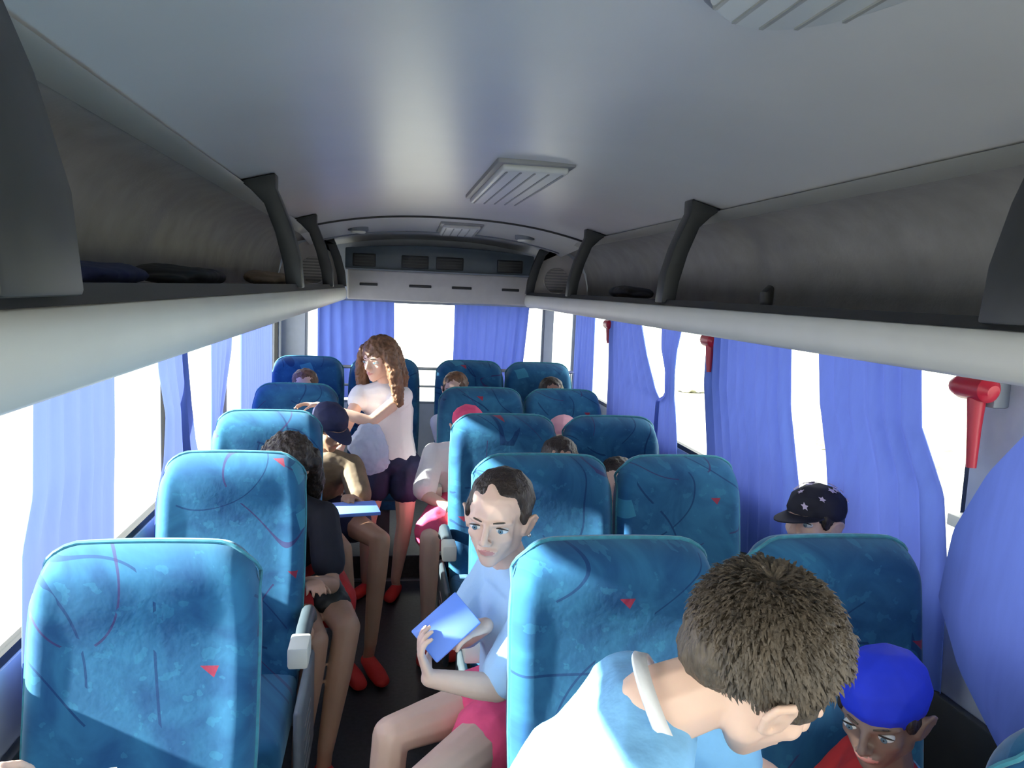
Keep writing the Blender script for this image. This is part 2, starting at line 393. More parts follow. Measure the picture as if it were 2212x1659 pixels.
bag((-.80, 3.3, 1.628), (.09, .2, .03), M['tan'], 'small tan cloth bag in the left rack beyond the tall bracket')
bag((.84, 3.75, 1.628), (.10, .2, .035), M['rubber'], 'small black bag in the right rack between the two far brackets')
# ------------------------------------------------------------------ air conditioner at the rear
t = thing('air_conditioner', 'dark air outlet unit with four square vents above rear window', 'air conditioner', (0, 5.55, 1.745))
bm = bmesh.new(); N = 24
a = [(-.615+1.27*i/N) for i in range(N+1)]
prism_y(bm, [(x, 1.748) for x in a]+[(x, 1.885+.035*(1-((x-.02)/.64)**2)) for x in a[::-1]], 5.42, YR-.003)
obj('housing', bm, M['acm'], t, bevel=.008, seg=2)
for x0, x1 in ((-.565, -.415), (-.245, -.065), (-.015, .17), (.40, .575)):
    v = obj('vent', BX(x0, x1, 5.408, 5.424, 1.765, 1.850), M['black'], t, bevel=.006, seg=2)
    bm = bmesh.new()
    for k in range(4): box(bm, x0+.012, x1-.012, 5.402, 5.409, 1.776+k*.019, 1.781+k*.019)
    obj('slats', bm, M['bracket'], v, smooth=False)
obj('ledge', BX(-.61, .66, 5.40, 5.46, 1.742, 1.752), M['greyp'], t, smooth=False)
for sd, lb in ((-1, 'round louvred speaker grille at the rear end of the left rack'), (1, 'round louvred speaker grille at the rear end of the right rack')):
    t = thing('speaker', lb, 'speaker', (sd*.82, 5.44, 1.72), 'speaker grilles at the rack ends')
    bm = bmesh.new(); tube(bm, [(sd*.82+.085*cos(k*pi/16), 5.435, 1.725+.085*sin(k*pi/16)) for k in range(32)], .005, closed=True, n=6); obj('rim', bm, M['panel'], t)
    bm = bmesh.new()
    for k in range(8):
        z = -.068+k*.0195; w = math.sqrt(.083**2-z*z); box(bm, sd*.82-w, sd*.82+w, 5.424, 5.439, 1.725+z, 1.725+z+.009)
    obj('louvres', bm, M['rackin'], t, smooth=False)
# ------------------------------------------------------------------ ceiling lights
def rect_light(x0, x1, y0, y1, label):
    zc = ceil_z((x0+x1)/2, (y0+y1)/2)
    t = thing('ceiling_light', label, 'ceiling light', ((x0+x1)/2, (y0+y1)/2, zc))
    sl = -.06 if y0 > 4.5 else 0
    def tilt(bm):
        for v in bm.verts: v.co.z += sl*(v.co.y-(y0+y1)/2)
        return bm
    obj('frame', tilt(BX(x0, x1, y0, y1, zc-.014, zc+.01)), M['lensframe'], t, bevel=.006, seg=2)
    bm = BX(x0+.018, x1-.018, y0+.02, y1-.02, zc-.034, zc-.01)
    obj('diffuser', tilt(bm), M['lens'], t, bevel=.010)
    bm = bmesh.new()
    for k in range(5):
        xx = x0+.035+(x1-x0-.07)*k/4; box(bm, xx-.003, xx+.003, y0+.04, y1-.04, zc-.037, zc-.030)
    obj('ribs', tilt(bm), M['lensframe'], t, smooth=False)
rect_light(-.005, .245, 2.50, 3.55, 'long rectangular ceiling lamp in the middle of the roof')
rect_light(-.03, .23, 4.80, 5.22, 'short rectangular ceiling lamp beyond the dark roof seam')
t = thing('ceiling_light', 'large rounded ribbed ceiling lamp at top right nearest the camera', 'ceiling light', (.16, .86, CZ))
obj('frame', disc(bmesh.new(), (.165, .84), .155, .27, CZ-.016, CZ+.005), M['lensframe'], t, bevel=.005, seg=2)
obj('diffuser', disc(bmesh.new(), (.165, .84), .14, .25, CZ-.034, CZ-.012), M['lens'], t, bevel=.010)
bm = bmesh.new()
for k in range(5):
    xx = .165-.09+.045*k; L = .235*math.sqrt(1-((xx-.165)/.14)**2); box(bm, xx-.003, xx+.003, .84-L, .84+L, CZ-.037, CZ-.03)
obj('ribs', bm, M['trim'], t, smooth=False)
for x, lb in ((-.52, 'small round roof lamp at the left rear of the ceiling'), (.52, 'small round roof lamp at the right rear of the ceiling')):
    z = ceil_z(x, 5.05); t = thing('dome_lamp', lb, 'ceiling lamp', (x, 5.05, z), 'small round roof lamps')
    obj('ring', disc(bmesh.new(), (x, 5.05), .062, .062, z-.018, z+.015, 28), M['greyp'], t, bevel=.004, seg=2)
    obj('lens', disc(bmesh.new(), (x, 5.05), .045, .045, z-.03, z-.01, 28), M['cream'], t, bevel=.006, seg=2)

# ------------------------------------------------------------------ seats
def lerp(L, t):
    for (a, va), (b, vb) in zip(L, L[1:]):
        if t <= b: return va+(vb-va)*(t-a)/(b-a)
    return L[-1][1]
def backrest_bm(w):
    """padded backrest: front face towards -Y, rounded top, side bolsters; origin at seat base centre"""
    bm = bmesh.new(); nx, nz = 22, 30; F = []; B = []
    H0, H1 = .40, 1.123
    for j in range(nz+1):
        s = j/nz; row = []; rowb = []
        for i in range(nx+1):
            u = sin(pi/2*(-1+2*i/nx))
            cr = .085; ex = max(0, (abs(u)*w/2-(w/2-cr))/cr); top = H1 - cr*(1-math.sqrt(max(0, 1-ex*ex*.97))) - .008*u*u
            z = H0+(top-H0)*s
            half = w/2*(1 - .05*(1-min(1, s*2))) * (1-.035*max(0, (s-.8)/.2)**2)
            x = u*half
            lean = (z-.45)*.16
            bol = .026*max(0, (abs(u)-.62)/.38)**1.5*(1-.5*s)                         # side bolster comes forward
            lumb = .020*math.exp(-((z-.62)/.13)**2) + .022*math.exp(-((z-1.06)/.09)**2)   # lumbar pad, head pad
            edge = .045*max(0, (abs(u)-.84)/.16)**2 + .045*max(0, (s-.93)/.07)**2
            yf = lean - .055 - lumb*(1-abs(u)**3) - bol + edge
            yb = lean + .060 - .035*max(0, (abs(u)-.8)/.2)**2 - .045*max(0, (s-.9)/.1)**2
            row.append(bm.verts.new((x, yf, z))); rowb.append(bm.verts.new((x, yb, z)))
        F.append(row); B.append(rowb)
    for j in range(nz):
        for i in range(nx):
            bm.faces.new((F[j][i], F[j][i+1], F[j+1][i+1], F[j+1][i])); f = bm.faces.new((B[j][i], B[j+1][i], B[j+1][i+1], B[j][i+1])); f.material_index = 1
        for i in (0, nx):
            bm.faces.new((F[j][i], F[j+1][i], B[j+1][i], B[j][i])).material_index = 1
    for i in range(nx):
        bm.faces.new((F[nz][i], F[nz][i+1], B[nz][i+1], B[nz][i])).material_index = 0
        bm.faces.new((F[0][i], F[0][i+1], B[0][i+1], B[0][i])).material_index = 1
    return bm, F
def make_seat(w, label, aisle):
    """aisle: -1/1 the side with the armrest, 0 none"""
    t = thing('bus_seat', label, 'bus seat', (0, 0, 0), 'blue patterned bus seats')
    bm, F = backrest_bm(w)
    edge = [F[j][0].co.copy() for j in range(3, 31)] + [F[30][i].co.copy() for i in range(1, 22)] + [F[30-j][22].co.copy() for j in range(0, 28)]
    b = obj('backrest', bm, [M['fabric'], M['plain']], t, angle=75)
    md = b.modifiers.new('sub', 'SUBSURF'); md.levels = 1; md.render_levels = 1
    bm = bmesh.new(); tube(bm, [p+Vector((0, .004, 0)) for p in edge], .0045, n=6); obj('piping', bm, M['pipe'], b)
    bm = BX(-w/2+.01, w/2-.01, -.44, -.02, .35, .47); c = obj('cushion', bm, [M['fabric']], t, bevel=.035, seg=4)
    obj('cushion_front', BX(-w/2+.03, w/2-.03, -.43, -.10, .30, .352), M['plain'], t, bevel=.01)
    obj('shell', BX(-w/2+.02, w/2-.02, .055, .075, .36, .62), M['greyp'], t, bevel=.006, seg=2)
    bm = BX(-.05, .05, -.32, -.06, .04, .305); box(bm, -.16, .16, -.36, -.02, 0.0, .04); obj('pedestal', bm, M['greyp'], t, bevel=.006, seg=2)
    if aisle:
        s = aisle; x = s*(w/2+.022)
        bm = bmesh.new(); tube(bm, [(x, .05, .60), (x, -.05, .66), (x, -.20, .665), (x, -.30, .65)], [.018, .022, .022, .018]); a = obj('armrest', bm, M['acm'], t)
        obj('armrest_cap', BX(x-.027, x+.027, -.35, -.25, .625, .685) , M['cream'], a, bevel=.008, seg=2)
        obj('side_cover', BX(x-.012, x+.012, -.34, .05, .20, .50), M['greyp' if aisle > 0 else 'acm'], t, bevel=.02)
        bm = bmesh.new()
        for k in range(5): box(bm, x+s*.012-.002, x+s*.012+.002, -.26, -.10, .25+k*.04, .256+k*.04)
        obj('cover_slots', bm, M['metal'], bpy.data.objects[t.children[-1].name], smooth=False)
    return t
ROWS = [1.54, 2.41, 3.23, 4.13, 4.88]
protoL = make_seat(.435, 'x', 1); protoA = make_seat(.465, 'x', -1); protoW = make_seat(.43, 'x', 0)
used = {}
def seat(proto, x, y, label, z=0, rz=0):
    if proto.name in used: o = copy_tree(proto)
    else: o = proto; used[proto.name] = 1
    o.location = (x, y, z); o.rotation_euler.z = rz; o['label'] = label; return o
seat(protoL, -.79, ROWS[0], 'single blue seat nearest the camera on the left')
seat(protoL, -.785, ROWS[1], 'single blue seat second from the camera on the left')
seat(protoL, -.80, ROWS[2], 'third single seat on the left, bright upper rim, behind long haired child')
seat(protoL, -.79, ROWS[3], 'fourth single seat on the left, beside the standing girl hand')
seat(protoA, .175, ROWS[0], 'blue aisle seat behind the bowing boy in the front right pair')
seat(protoA, .18, ROWS[1], 'blue aisle seat behind the child with the earring')
seat(protoA, .175, ROWS[2], 'aisle seat with sunlit left edge in the third right pair')
seat(protoA, .18, ROWS[3], 'aisle seat of the fourth right pair, just before last row')
seat(protoW, .690, ROWS[0], 'window seat below the black patterned cap, nearest right curtain')
seat(protoW, .645, ROWS[1], 'window seat of the second right pair below the curtain gap')
seat(protoW, .645, ROWS[2], 'window seat of the third right pair with pink capped child behind')
seat(protoW, .63, ROWS[3], 'window seat of the fourth right pair beside the leaning curtain gap')
seat(protoW, -.80, ROWS[4], 'last row seat at the left rear corner', .075)
seat(protoW, -.34, ROWS[4], 'last row seat directly behind the standing girl', .075)
seat(protoW, .19, ROWS[4], 'last row seat just right of the aisle gap', .075)
seat(protoW, .63, ROWS[4], 'last row seat at the right rear corner', .075)
seat(protoW, .66, .74, 'blue window seat cropped at the bottom right corner')
# rail behind the last row
t = thing('grab_rail', 'thin metal grab rail below the rear window', 'rail', (0, 5.35, .14))
bm = bmesh.new(); tube(bm, [(-.9, 5.35, 1.10), (.95, 5.35, 1.10)], .011); tube(bm, [(-.9, 5.35, .98), (.95, 5.35, .98)], .008); obj('bars', bm, M['metal'], t)
bm = bmesh.new()
for x in (-.9, .02, .95): tube(bm, [(x, 5.35, .14), (x, 5.35, 1.10)], .011)
obj('posts', bm, M['metal'], t)

# ------------------------------------------------------------------ curtains
def curtain(side, rows, label, x=1.0, folds=.075, amp=.018, seed=0, plane='side', push=None):
    """rows: (z, edge a, edge b) from top to bottom"""
    if side == -1 and plane == 'side': rows = [(z, a*1.033, b*1.033) for z, a, b in rows]     # the rails sit a little outside the measured plane
    rn = random.Random(seed); bm = bmesh.new(); nz = 44
    zt, zb = rows[0][0], rows[-1][0]; wid = abs(rows[0][2]-rows[0][1]); nf = max(2, round(wid/folds)); nu = nf*10
    ph = [rn.uniform(-.5, .5) for _ in range(nf+2)]; am = [rn.uniform(.55, 1.25) for _ in range(nf+2)]
    g = []
    ra = [(-r[0], r[1]) for r in rows]; rb = [(-r[0], r[2]) for r in rows]
    for j in range(nz+1):
        z = zt+(zb-zt)*j/nz; a, b = lerp(ra, -z), lerp(rb, -z); row = []
        for i in range(nu+1):
            u = i/nu; k = u*nf; q = int(k); A = am[q]*(1-(k-q))+am[q+1]*(k-q); Pq = ph[q]*(1-(k-q))+ph[q+1]*(k-q)
            d = amp*A*sin(2*pi*k+Pq+.6*sin(j/nz*2.2+q))*(.55+.45*j/nz)
            y = a+(b-a)*u + .25*amp*cos(2*pi*k+j*.05)
            xx = x+d + (push(y, z) if push else 0)
            row.append(bm.verts.new((side*xx, y, z) if plane == 'side' else (y, x-d, z)))
        g.append(row)
    for j in range(nz):
        for i in range(nu): bm.faces.new((g[j][i], g[j][i+1], g[j+1][i+1], g[j+1][i]))
    o = obj('curtain', bm, M['curtain'], angle=180)
    return tag(o, label, 'curtain', 'blue window curtains')
TOP = 1.585
curtain(-1, x=1.022, amp=.013, rows=[(TOP, 1.64, 2.09), (1.2, 1.62, 2.08), (1.1, 1.57, 2.07), (.72, 1.55, 2.05)], label='wide pale blue curtain on the left behind the nearest single seat', seed=1)
curtain(-1, x=1.022, amp=.013, rows=[(TOP, 1.05, 1.35), (.72, 1.06, 1.36)], label='unseen blue curtain added on the left to shade the blue capped boy', seed=21)  # added out of view to keep the sun off the boy in the blue cap
curtain(-1, x=1.022, amp=.013, rows=[(TOP, 2.48, 2.80), (1.36, 2.50, 2.82), (1.2, 2.585, 2.86), (1.05, 2.56, 2.92), (.95, 2.47, 3.0), (.72, 2.44, 3.0)], label='narrow blue curtain on the left above the second single seat', seed=2)
curtain(-1, x=1.022, amp=.013, rows=[(TOP, 3.20, 3.62), (1.34, 3.20, 3.58), (1.08, 3.22, 3.36), (.72, 3.2, 3.34)], label='blue curtain on the left with slanted edge above the third seat', seed=3, folds=.1)
curtain(-1, x=1.022, amp=.013, rows=[(TOP, 3.83, 4.80), (1.2, 3.86, 4.80), (.72, 3.88, 4.80)], label='rearmost blue curtain on the left side', seed=4)
curtain(1, [(TOP, 1.82, 2.30), (1.35, 1.79, 2.25), (1.2, 1.69, 2.19), (1.04, 1.66, 2.15), (.72, 1.64, 2.12)], 'broad blue curtain on the right behind the nearest window seat', seed=5)
curtain(1, [(TOP, 2.48, 3.19), (1.3, 2.45, 3.17), (1.04, 2.36, 3.08), (.72, 2.33, 3.02)], 'blue curtain on the right between two white gaps, left of black cap', seed=6)
curtain(1, [(TOP, 3.43, 3.74), (1.40, 3.52, 3.72), (1.30, 3.54, 3.64), (1.18, 3.53, 3.62), (1.14, 3.50, 3.74), (.98, 3.45, 3.75), (.72, 3.43, 3.75)], 'thin blue curtain on the right before the leaning white gap', seed=7)
curtain(1, [(TOP, 4.12, 4.66), (1.35, 3.95, 4.66), (1.18, 3.78, 4.64), (1.14, 3.70, 4.64), (.72, 3.68, 4.62)], 'blue curtain on the right beyond the leaning white gap', seed=8)
curtain(1, [(TOP, 5.03, 5.52), (.72, 5.03, 5.52)], 'rearmost narrow blue curtain on the right side', seed=9)
def bulge(y, z):
    t_ = max(0, min(1, (1.50-z)/.45)); return -.05*t_*math.exp(-((y-1.2)/.35)**2)
curtain(1, [(1.50, .98, 1.30), (1.42, .80, 1.40), (1.30, .70, 1.50), (1.15, .62, 1.58), (.98, .58, 1.60), (.86, .55, 1.50), (.74, .5, 1.30), (.66, .5, 1.14)], 'large billowing blue curtain at the right edge nearest the camera', x=.965, seed=10, folds=.16, amp=.020, push=bulge)
curtain(1, [(1.53, -.815, -.29), (.85, -.80, -.27)], 'left blue curtain of the rear window behind the standing girl', plane='rear', x=5.66, seed=11)
curtain(1, [(1.53, .135, .674), (.85, .14, .63)], 'right blue curtain of the rear window', plane='rear', x=5.66, seed=12)
# ------------------------------------------------------------------ emergency hammers
def hammer(y, z, label, ln=.17):
    t = thing('emergency_hammer', label, 'emergency hammer', (1.04, y, z), 'red emergency hammers on the pillars')
    obj('holder', BX(1.02, 1.062, y-.035, y+.035, z-.03, z+.055), M['greyp'], t, bevel=.006, seg=2)
    bm = bmesh.new(); tube(bm, [(1.0, y-.055, z+.01), (1.0, y-.04, z+.013), (1.0, y+.04, z+.013), (1.0, y+.065, z+.01)], [.015, .030, .030, .020], n=16); obj('head', bm, M['red'], t)
    bm = bmesh.new(); tube(bm, [(1.0, y-.005, z), (1.0, y-.008, z-.08), (1.0, y-.012, z-ln)], [.021, .015, .011], n=12); obj('handle', bm, M['red'], t)
hammer(1.615, 1.46, 'large red emergency hammer on the right pillar nearest the camera')
hammer(3.14, 1.465, 'red emergency hammer on the right between two curtains, mid bus', .12)
hammer(4.68, 1.455, 'small far red emergency hammer on the rear right pillar', .10)
# curtain hold tab and socket on the right wall under the near gap
tag(obj('curtain_tab', BX(1.005, 1.055, 1.61, 1.67, 1.135, 1.165), M['cream'], bevel=.004, seg=2), 'small pale tab on the right wall below the nearest white gap', 'tab')
t = thing('seat_belt', 'pale seat belt strap with square guide beside the nearest window seat', 'seat belt', (.98, 1.30, .88))
obj('guide', BX(.965, 1.0, 1.345, 1.40, .775, .85), M['cream'], t, bevel=.006, seg=2)
bm = bmesh.new(); tube(bm, [(.975, 1.36, .78), (.955, 1.33, .60), (.94, 1.30, .40), (.93, 1.30, .25)], [.018]*4, n=8)
obj('strap', bm, M['trim'], t)
for sd, nm in ((-1, 'baseboard_left'), (1, 'baseboard_right')): struct(obj(nm, BX(*sorted((sd*1.035, sd*1.059)), YF+.01, 5.74, .0 if 0 else .145, .70), M['bracket'], smooth=True, bevel=.006, seg=2))
# ------------------------------------------------------------------ people
def frame(F, U):
    F = Vector(F).normalized(); U = Vector(U); U = (U-F*U.dot(F)).normalized(); R = F.cross(U)
    return Matrix((R, F, U)).transposed()          # columns: right, forward, up
def head_segs(C, F, U, h):
    Q = frame(F, U); C = Vector(C)
    def n(x, y, z, r):
        r = (r, r, r) if isinstance(r, (int, float)) else r
        return (C+Q @ Vector((x, y, z))*h, Vector(r)*h, Q)
    s = [[n(0, -.09, .135, (.345, .43, .365))],
         [n(0, .10, .14, (.28, .235, .25)), n(0, .17, -.16, (.25, .17, .18)), n(0, .25, -.40, (.105, .09, .085))],
         [n(0, .0, .0, (.33, .28, .25)), n(-.19, .02, -.24, .11), n(0, .25, -.41, (.09, .08, .075)), n(.19, .02, -.24, .11), n(0, 0, 0, (.33, .28, .25))],
         [n(0, .355, .06, (.035, .035, .03)), n(0, .455, -.115, (.042, .045, .04))], [n(-.048, .40, -.14, (.036, .045, .032)), n(.048, .40, -.14, (.036, .045, .032))],
         [n(-.20, .225, .075, (.06, .06, .032)), n(-.07, .315, .07, (.05, .05, .035))], [n(.20, .225, .075, (.06, .06, .032)), n(.07, .315, .07, (.05, .05, .035))],
         [n(-.165, .215, -.10, (.10, .09, .09))], [n(.165, .215, -.10, (.10, .09, .09))],
         [n(-.09, .325, -.245, (.04, .03, .018)), n(0, .362, -.238, (.05, .035, .020)), n(.09, .325, -.245, (.04, .03, .018))],
         [n(-.07, .325, -.28, (.04, .03, .018)), n(0, .352, -.285, (.05, .035, .024)), n(.07, .325, -.28, (.04, .03, .018))]]
    for sx in (-1, 1):
        X = .335
        pts = [(X*sx, .05, -.09), (sx*(X+.045), -.01, .045), (sx*(X+.085), -.07, .075), (sx*(X+.095), -.125, .03), (sx*(X+.06), -.105, -.06), (sx*(X+.02), -.03, -.14), (sx*X, .03, -.13)]
        s.append([n(*p, .026) for p in pts])
        s.append([n(sx*(X-.02), 0, -.03, (.03, .07, .09)), n(sx*(X+.04), -.06, -.01, (.015, .05, .07))])
        s.append([n(sx*(X+.005), .045, -.03, (.02, .018, .03))])
    return s, n
def add_face(root_body, n, h, browm, eyes=True):
    for sx in (-1, 1):
        if eyes:
            p, r, Q = n(sx*.148, .276, .0, 1)
            bm = bmesh.new(); bmesh.ops.create_uvsphere(bm, u_segments=20, v_segments=14, radius=.064*h)
            for v in bm.verts: v.co = p+Q @ Vector((v.co.x*1.15, v.co.y, v.co.z*.62))
            e = obj('eye', bm, M['eyew'], None); e.parent = root_body
            for nm, rr, dy, mm in (('iris', .030, .0595, 'iris'), ('pupil', .014, .0625, 'pupil')):
                bm = bmesh.new(); bmesh.ops.create_uvsphere(bm, u_segments=16, v_segments=8, radius=rr*h)
                for v in bm.verts: v.co = p+Q @ Vector((v.co.x, dy*h+v.co.y*.18, v.co.z))
                o = obj(nm, bm, M[mm], None); o.parent = e
            bm = bmesh.new(); L = [n(sx*.148+a*.078, .278+.055*math.cos(a*1.1), .034-.020*a*a, 1)[0] for a in (-1, -.6, -.2, .2, .6, 1)]
            tube(bm, L, [.004*h, .007*h, .009*h, .009*h, .007*h, .004*h], n=6); o = obj('eyelid', bm, M[browm], None); o.parent = root_body
        bm = bmesh.new(); L = [n(sx*(.065+.045*i), .352-.007*i*i-.008*i, .085+.010*i-.0035*i*i, 1)[0] for i in range(5)]
        tube(bm, L, [.008*h, .012*h, .012*h, .009*h, .005*h], n=6); o = obj('eyebrow', bm, M['hair_b'], None); o.parent = root_body
def hand_segs(wr, D, N, s=1, curl=(.5, .5, .55, .6), side=1, thumb=.6, spread=.1):
    """wr wrist, D towards the fingertips, N palm normal; side: +1 thumb towards D x N"""
    wr = Vector(wr); D = Vector(D).normalized(); N = Vector(N); N = (N-D*N.dot(D)).normalized(); T = D.cross(N)*side
    Q = Matrix((T, D, N)).transposed(); k = .92*s
    def n(x, y, z, r):
        r = (r, r, r) if isinstance(r, (int, float)) else r
        return (wr+Q @ (Vector((x, y, z))*k), Vector(r)*k, Q)
    S_ = [[n(0, 0, 0, (.023, .015, .016)), n(0, .030, 0, (.030, .02, .014)), n(0, .068, 0, (.036, .014, .011))]]
    for i, (x, L) in enumerate(((.028, .066), (.009, .074), (-.010, .069), (-.028, .054))):
        p = Vector((x, .072, .0)); a = 0; ch = [n(*p, .0088)]; c = curl[i]
        for j, (f_, r) in enumerate(((.44, .0082), (.32, .0076), (.24, .0065))):
            a += c*(1.0, 1.1, .8)[j]; dr = Vector((spread*(x/.028), cos(a), sin(a))); dr.normalize(); p = p+dr*L*f_; ch.append(n(*p, r))
        S_.append(ch)
    p = Vector((.026, .018, .004)); ch = [n(*p, .013)]
    for j, (L, r, a, z) in enumerate(((.032, .0105, .75, .45), (.028, .0092, .95, .45+thumb*.5), (.022, .0078, 1.15, .5+thumb))):
        dr = Vector((cos(a)*.9, sin(a)*1.1, z)); dr.normalize(); p = p+dr*L; ch.append(n(*p, r))
    S_.append(ch); return S_
def V(*a): return Vector(a)
def mid(a, b, t=.5): return Vector(a)*(1-t)+Vector(b)*t
def person(label, J, s=.85, skin='skin', shirt='white', sleeve=.45, shorts='navy', leg=.35, shoe='shoe', hair='hair_d', hstyle='short', voxel=.006, hh=.205,
           F=(0, -1, 0), U=(0, 0, 1), handL=None, handR=None, eyes=True, extra=None, group=None, collar=None, legs=True):
    P = {k: Vector(v) for k, v in J.items()}
    root = thing('person', label, 'person', P['pelvis'], group)
    sv = (P['shR']-P['shL']).normalized()
    spine = (P['neck']-P['pelvis']).normalized(); fw = spine.cross(sv).normalized()*1; fw = -sv.cross(spine) if False else fw
    Q = Matrix((sv, fw, sv.cross(fw))).transposed()
    hv = (P['hipR']-P['hipL']).normalized(); Qp = Matrix((hv, spine.cross(hv).normalized(), spine)).transposed()
    def E_(p, r, q): return (Vector(p), Vector(r)*s, q)
    waist = mid(P['pelvis'], P['neck'], .38); chest = mid(P['pelvis'], P['neck'], .70)
    if 'chest' in P: chest = P['chest']
    if 'waist' in P: waist = P['waist']
    torso = [[E_(P['pelvis'], (.150, .105, .10), Qp), E_(waist, (.130, .092, .09), Q), E_(chest, (.150, .105, .12), Q)]]
    upper = [[E_(chest, (.13, .095, .11), Q), nd(P['shL'], .050*s)], [E_(chest, (.13, .095, .11), Q), nd(P['shR'], .050*s)], [nd(P['shL'], .045*s), nd(mid(P['shL'], P['shR'])*.5+P['neck']*.5, .06*s), nd(P['shR'], .045*s)]]
    hs, n = head_segs(P['head'], F, U, hh)
    hb = n(0, -.10, -.22, .20)[0]
    segs = [list(c) for c in torso+upper]+[[nd(P['neck'], .056*s), nd(hb, .050*s)]]+hs
    def arm(a, e, w, g=0): return [nd(a, .048*s), nd(mid(a, e, .5), .043*s), nd(e, .036*s), nd(mid(e, w, .3), .037*s), nd(w, .024*s)]
    def legc(h, k, a): return [nd(h, .086*s), nd(mid(h, k, .5), .074*s), nd(k, .055*s), nd(mid(k, a, .32), .054*s), nd(a, .034*s)]
    sl, sh_, shoes = [], [], []
    for q in 'LR':
        segs.append(arm(P['sh'+q], P['el'+q], P['wr'+q]))
        hd = {'L': handL, 'R': handR}[q] or {}
        dflt = dict(D=P['wr'+q]-P['el'+q], N=(0, 0, -1), side=1 if q == 'L' else -1)
        dflt.update(hd); segs += hand_segs(P['wr'+q], dflt.pop('D'), dflt.pop('N'), s=s*1.05, **dflt)
        c = arm(P['sh'+q], P['el'+q], P['wr'+q])
        if sleeve: e = mid(P['sh'+q], P['el'+q], sleeve*1.35); sl.append([nd(P['sh'+q], .054*s), nd(e, .056*s)])
        sh_.append([nd(P['hip'+q], .098*s), nd(mid(P['hip'+q], P['kn'+q], leg*1.5), .088*s)])
        if legs:
            segs.append(legc(P['hip'+q], P['kn'+q], P['an'+q]))
            t = P.get('toe'+q, P['an'+q]+Vector((0, -.13, -.05))*s); heel = P['an'+q]+Vector((0, 0, -.05))*s - (t-P['an'+q])*.2; heel.z = t.z
            foot = [nd(P['an'+q], .032*s), nd(heel, (.030*s, .030*s, .026*s)), nd(mid(heel, t, .65), (.038*s, .038*s, .026*s)), nd(t, (.032*s, .032*s, .020*s))]
            segs.append(foot); shoes.append((q, foot))
    mats = [M[skin], M['lip']]; lc, _, Qh = n(0, .36, -.26, 1)
    def paint(c):
        d = Qh.transposed() @ (c-lc)/hh
        return 1 if abs(d.x) < .10 and abs(d.z) < .034*(1-(d.x/.11)**2) and d.y > -.035 else 0
    body = organic('body', segs, voxel, mats, root, smooth=3, paint=paint)
    if eyes: add_face(body, n, hh, hair)
    g = .013
    # clothes follow the body
    organic('shirt', [c for c in torso+upper]+sl, max(voxel, .005), M[shirt], root, grow=g, smooth=6, disp=.006, dsize=.05)
    organic('shorts', [[E_(P['pelvis'], (.155, .110, .10), Qp)]]+sh_, max(voxel, .006), M[shorts], root, grow=g*1.3, smooth=5, disp=.006, dsize=.05)
    for q, f_ in shoes: organic('shoe', [f_[1:]], .005, M[shoe], root, grow=.008, smooth=4)
    if collar:
        ax = (hb-P['neck']).normalized(); a = ax.orthogonal().normalized(); b = ax.cross(a); c0 = P['neck']+ax*collar[1]; rr = collar[2]
        bm = bmesh.new(); rings = []
        for k in range(33):
            v = a*cos(2*pi*k/32)+b*sin(2*pi*k/32)
            rings.append([bm.verts.new(c0+v*(rr+o_)*s+ax*z_) for o_, z_ in ((.0, .007), (.004, .009), (.013, -.005), (.009, -.009))])
        for k in range(32):
            for i in range(4): bm.faces.new((rings[k][i], rings[k][(i+1) % 4], rings[k+1][(i+1) % 4], rings[k+1][i]))
        o = obj('collar', bm, M[collar[0]], None, angle=180); o.parent = root; o.matrix_parent_inverse = Matrix.Translation(-root.location)
    # hair
    H = None; hm = M[hair]
    cap = [[n(0, -.12, .165, (.375, .445, .365))]]
    if hstyle == 'short': H = cap+[[n(0, -.30, .0, (.30, .24, .22)), n(0, -.30, -.13, (.24, .18, .15))]]+[[n(x*.30, .02, .06, (.05, .16, .14))] for x in (-1, 1)]
    if hstyle == 'tied': H = [[n(0, -.165, .170, (.385, .455, .378))], [n(0, -.30, .0, (.30, .24, .22))]]+[[n(x*.33, -.04, .08, (.045, .17, .13))] for x in (-1, 1)]+[[n(0, -.58, .22, (.12, .10, .12)), n(0, -.66, .02, (.09, .07, .10)), n(0, -.60, -.35, (.04, .04, .06))]]
    if hstyle == 'long': H = [[n(0, -.12, .17, (.43, .47, .40))], [n(0, -.26, .1, (.46, .34, .30)), n(0, -.34, -.45, (.56, .26, .30)), n(.05, -.36, -1.10, (.46, .18, .2)), n(.05, -.34, -1.5, (.3, .12, .1))]]+[[n(x*.38, .02, .15, (.12, .22, .22)), n(x*.50, .06, -.30, (.15, .2, .24)), n(x*.54, .04, -.95, (.13, .16, .16))] for x in (-1, 1)]
    if H: organic('hair', H, max(.004, voxel*.8), hm, root, smooth=3, disp={'long': .018, 'tied': .004}.get(hstyle, .010), dsize=.018)
    if extra: extra(root, n, P, hh)
    return root
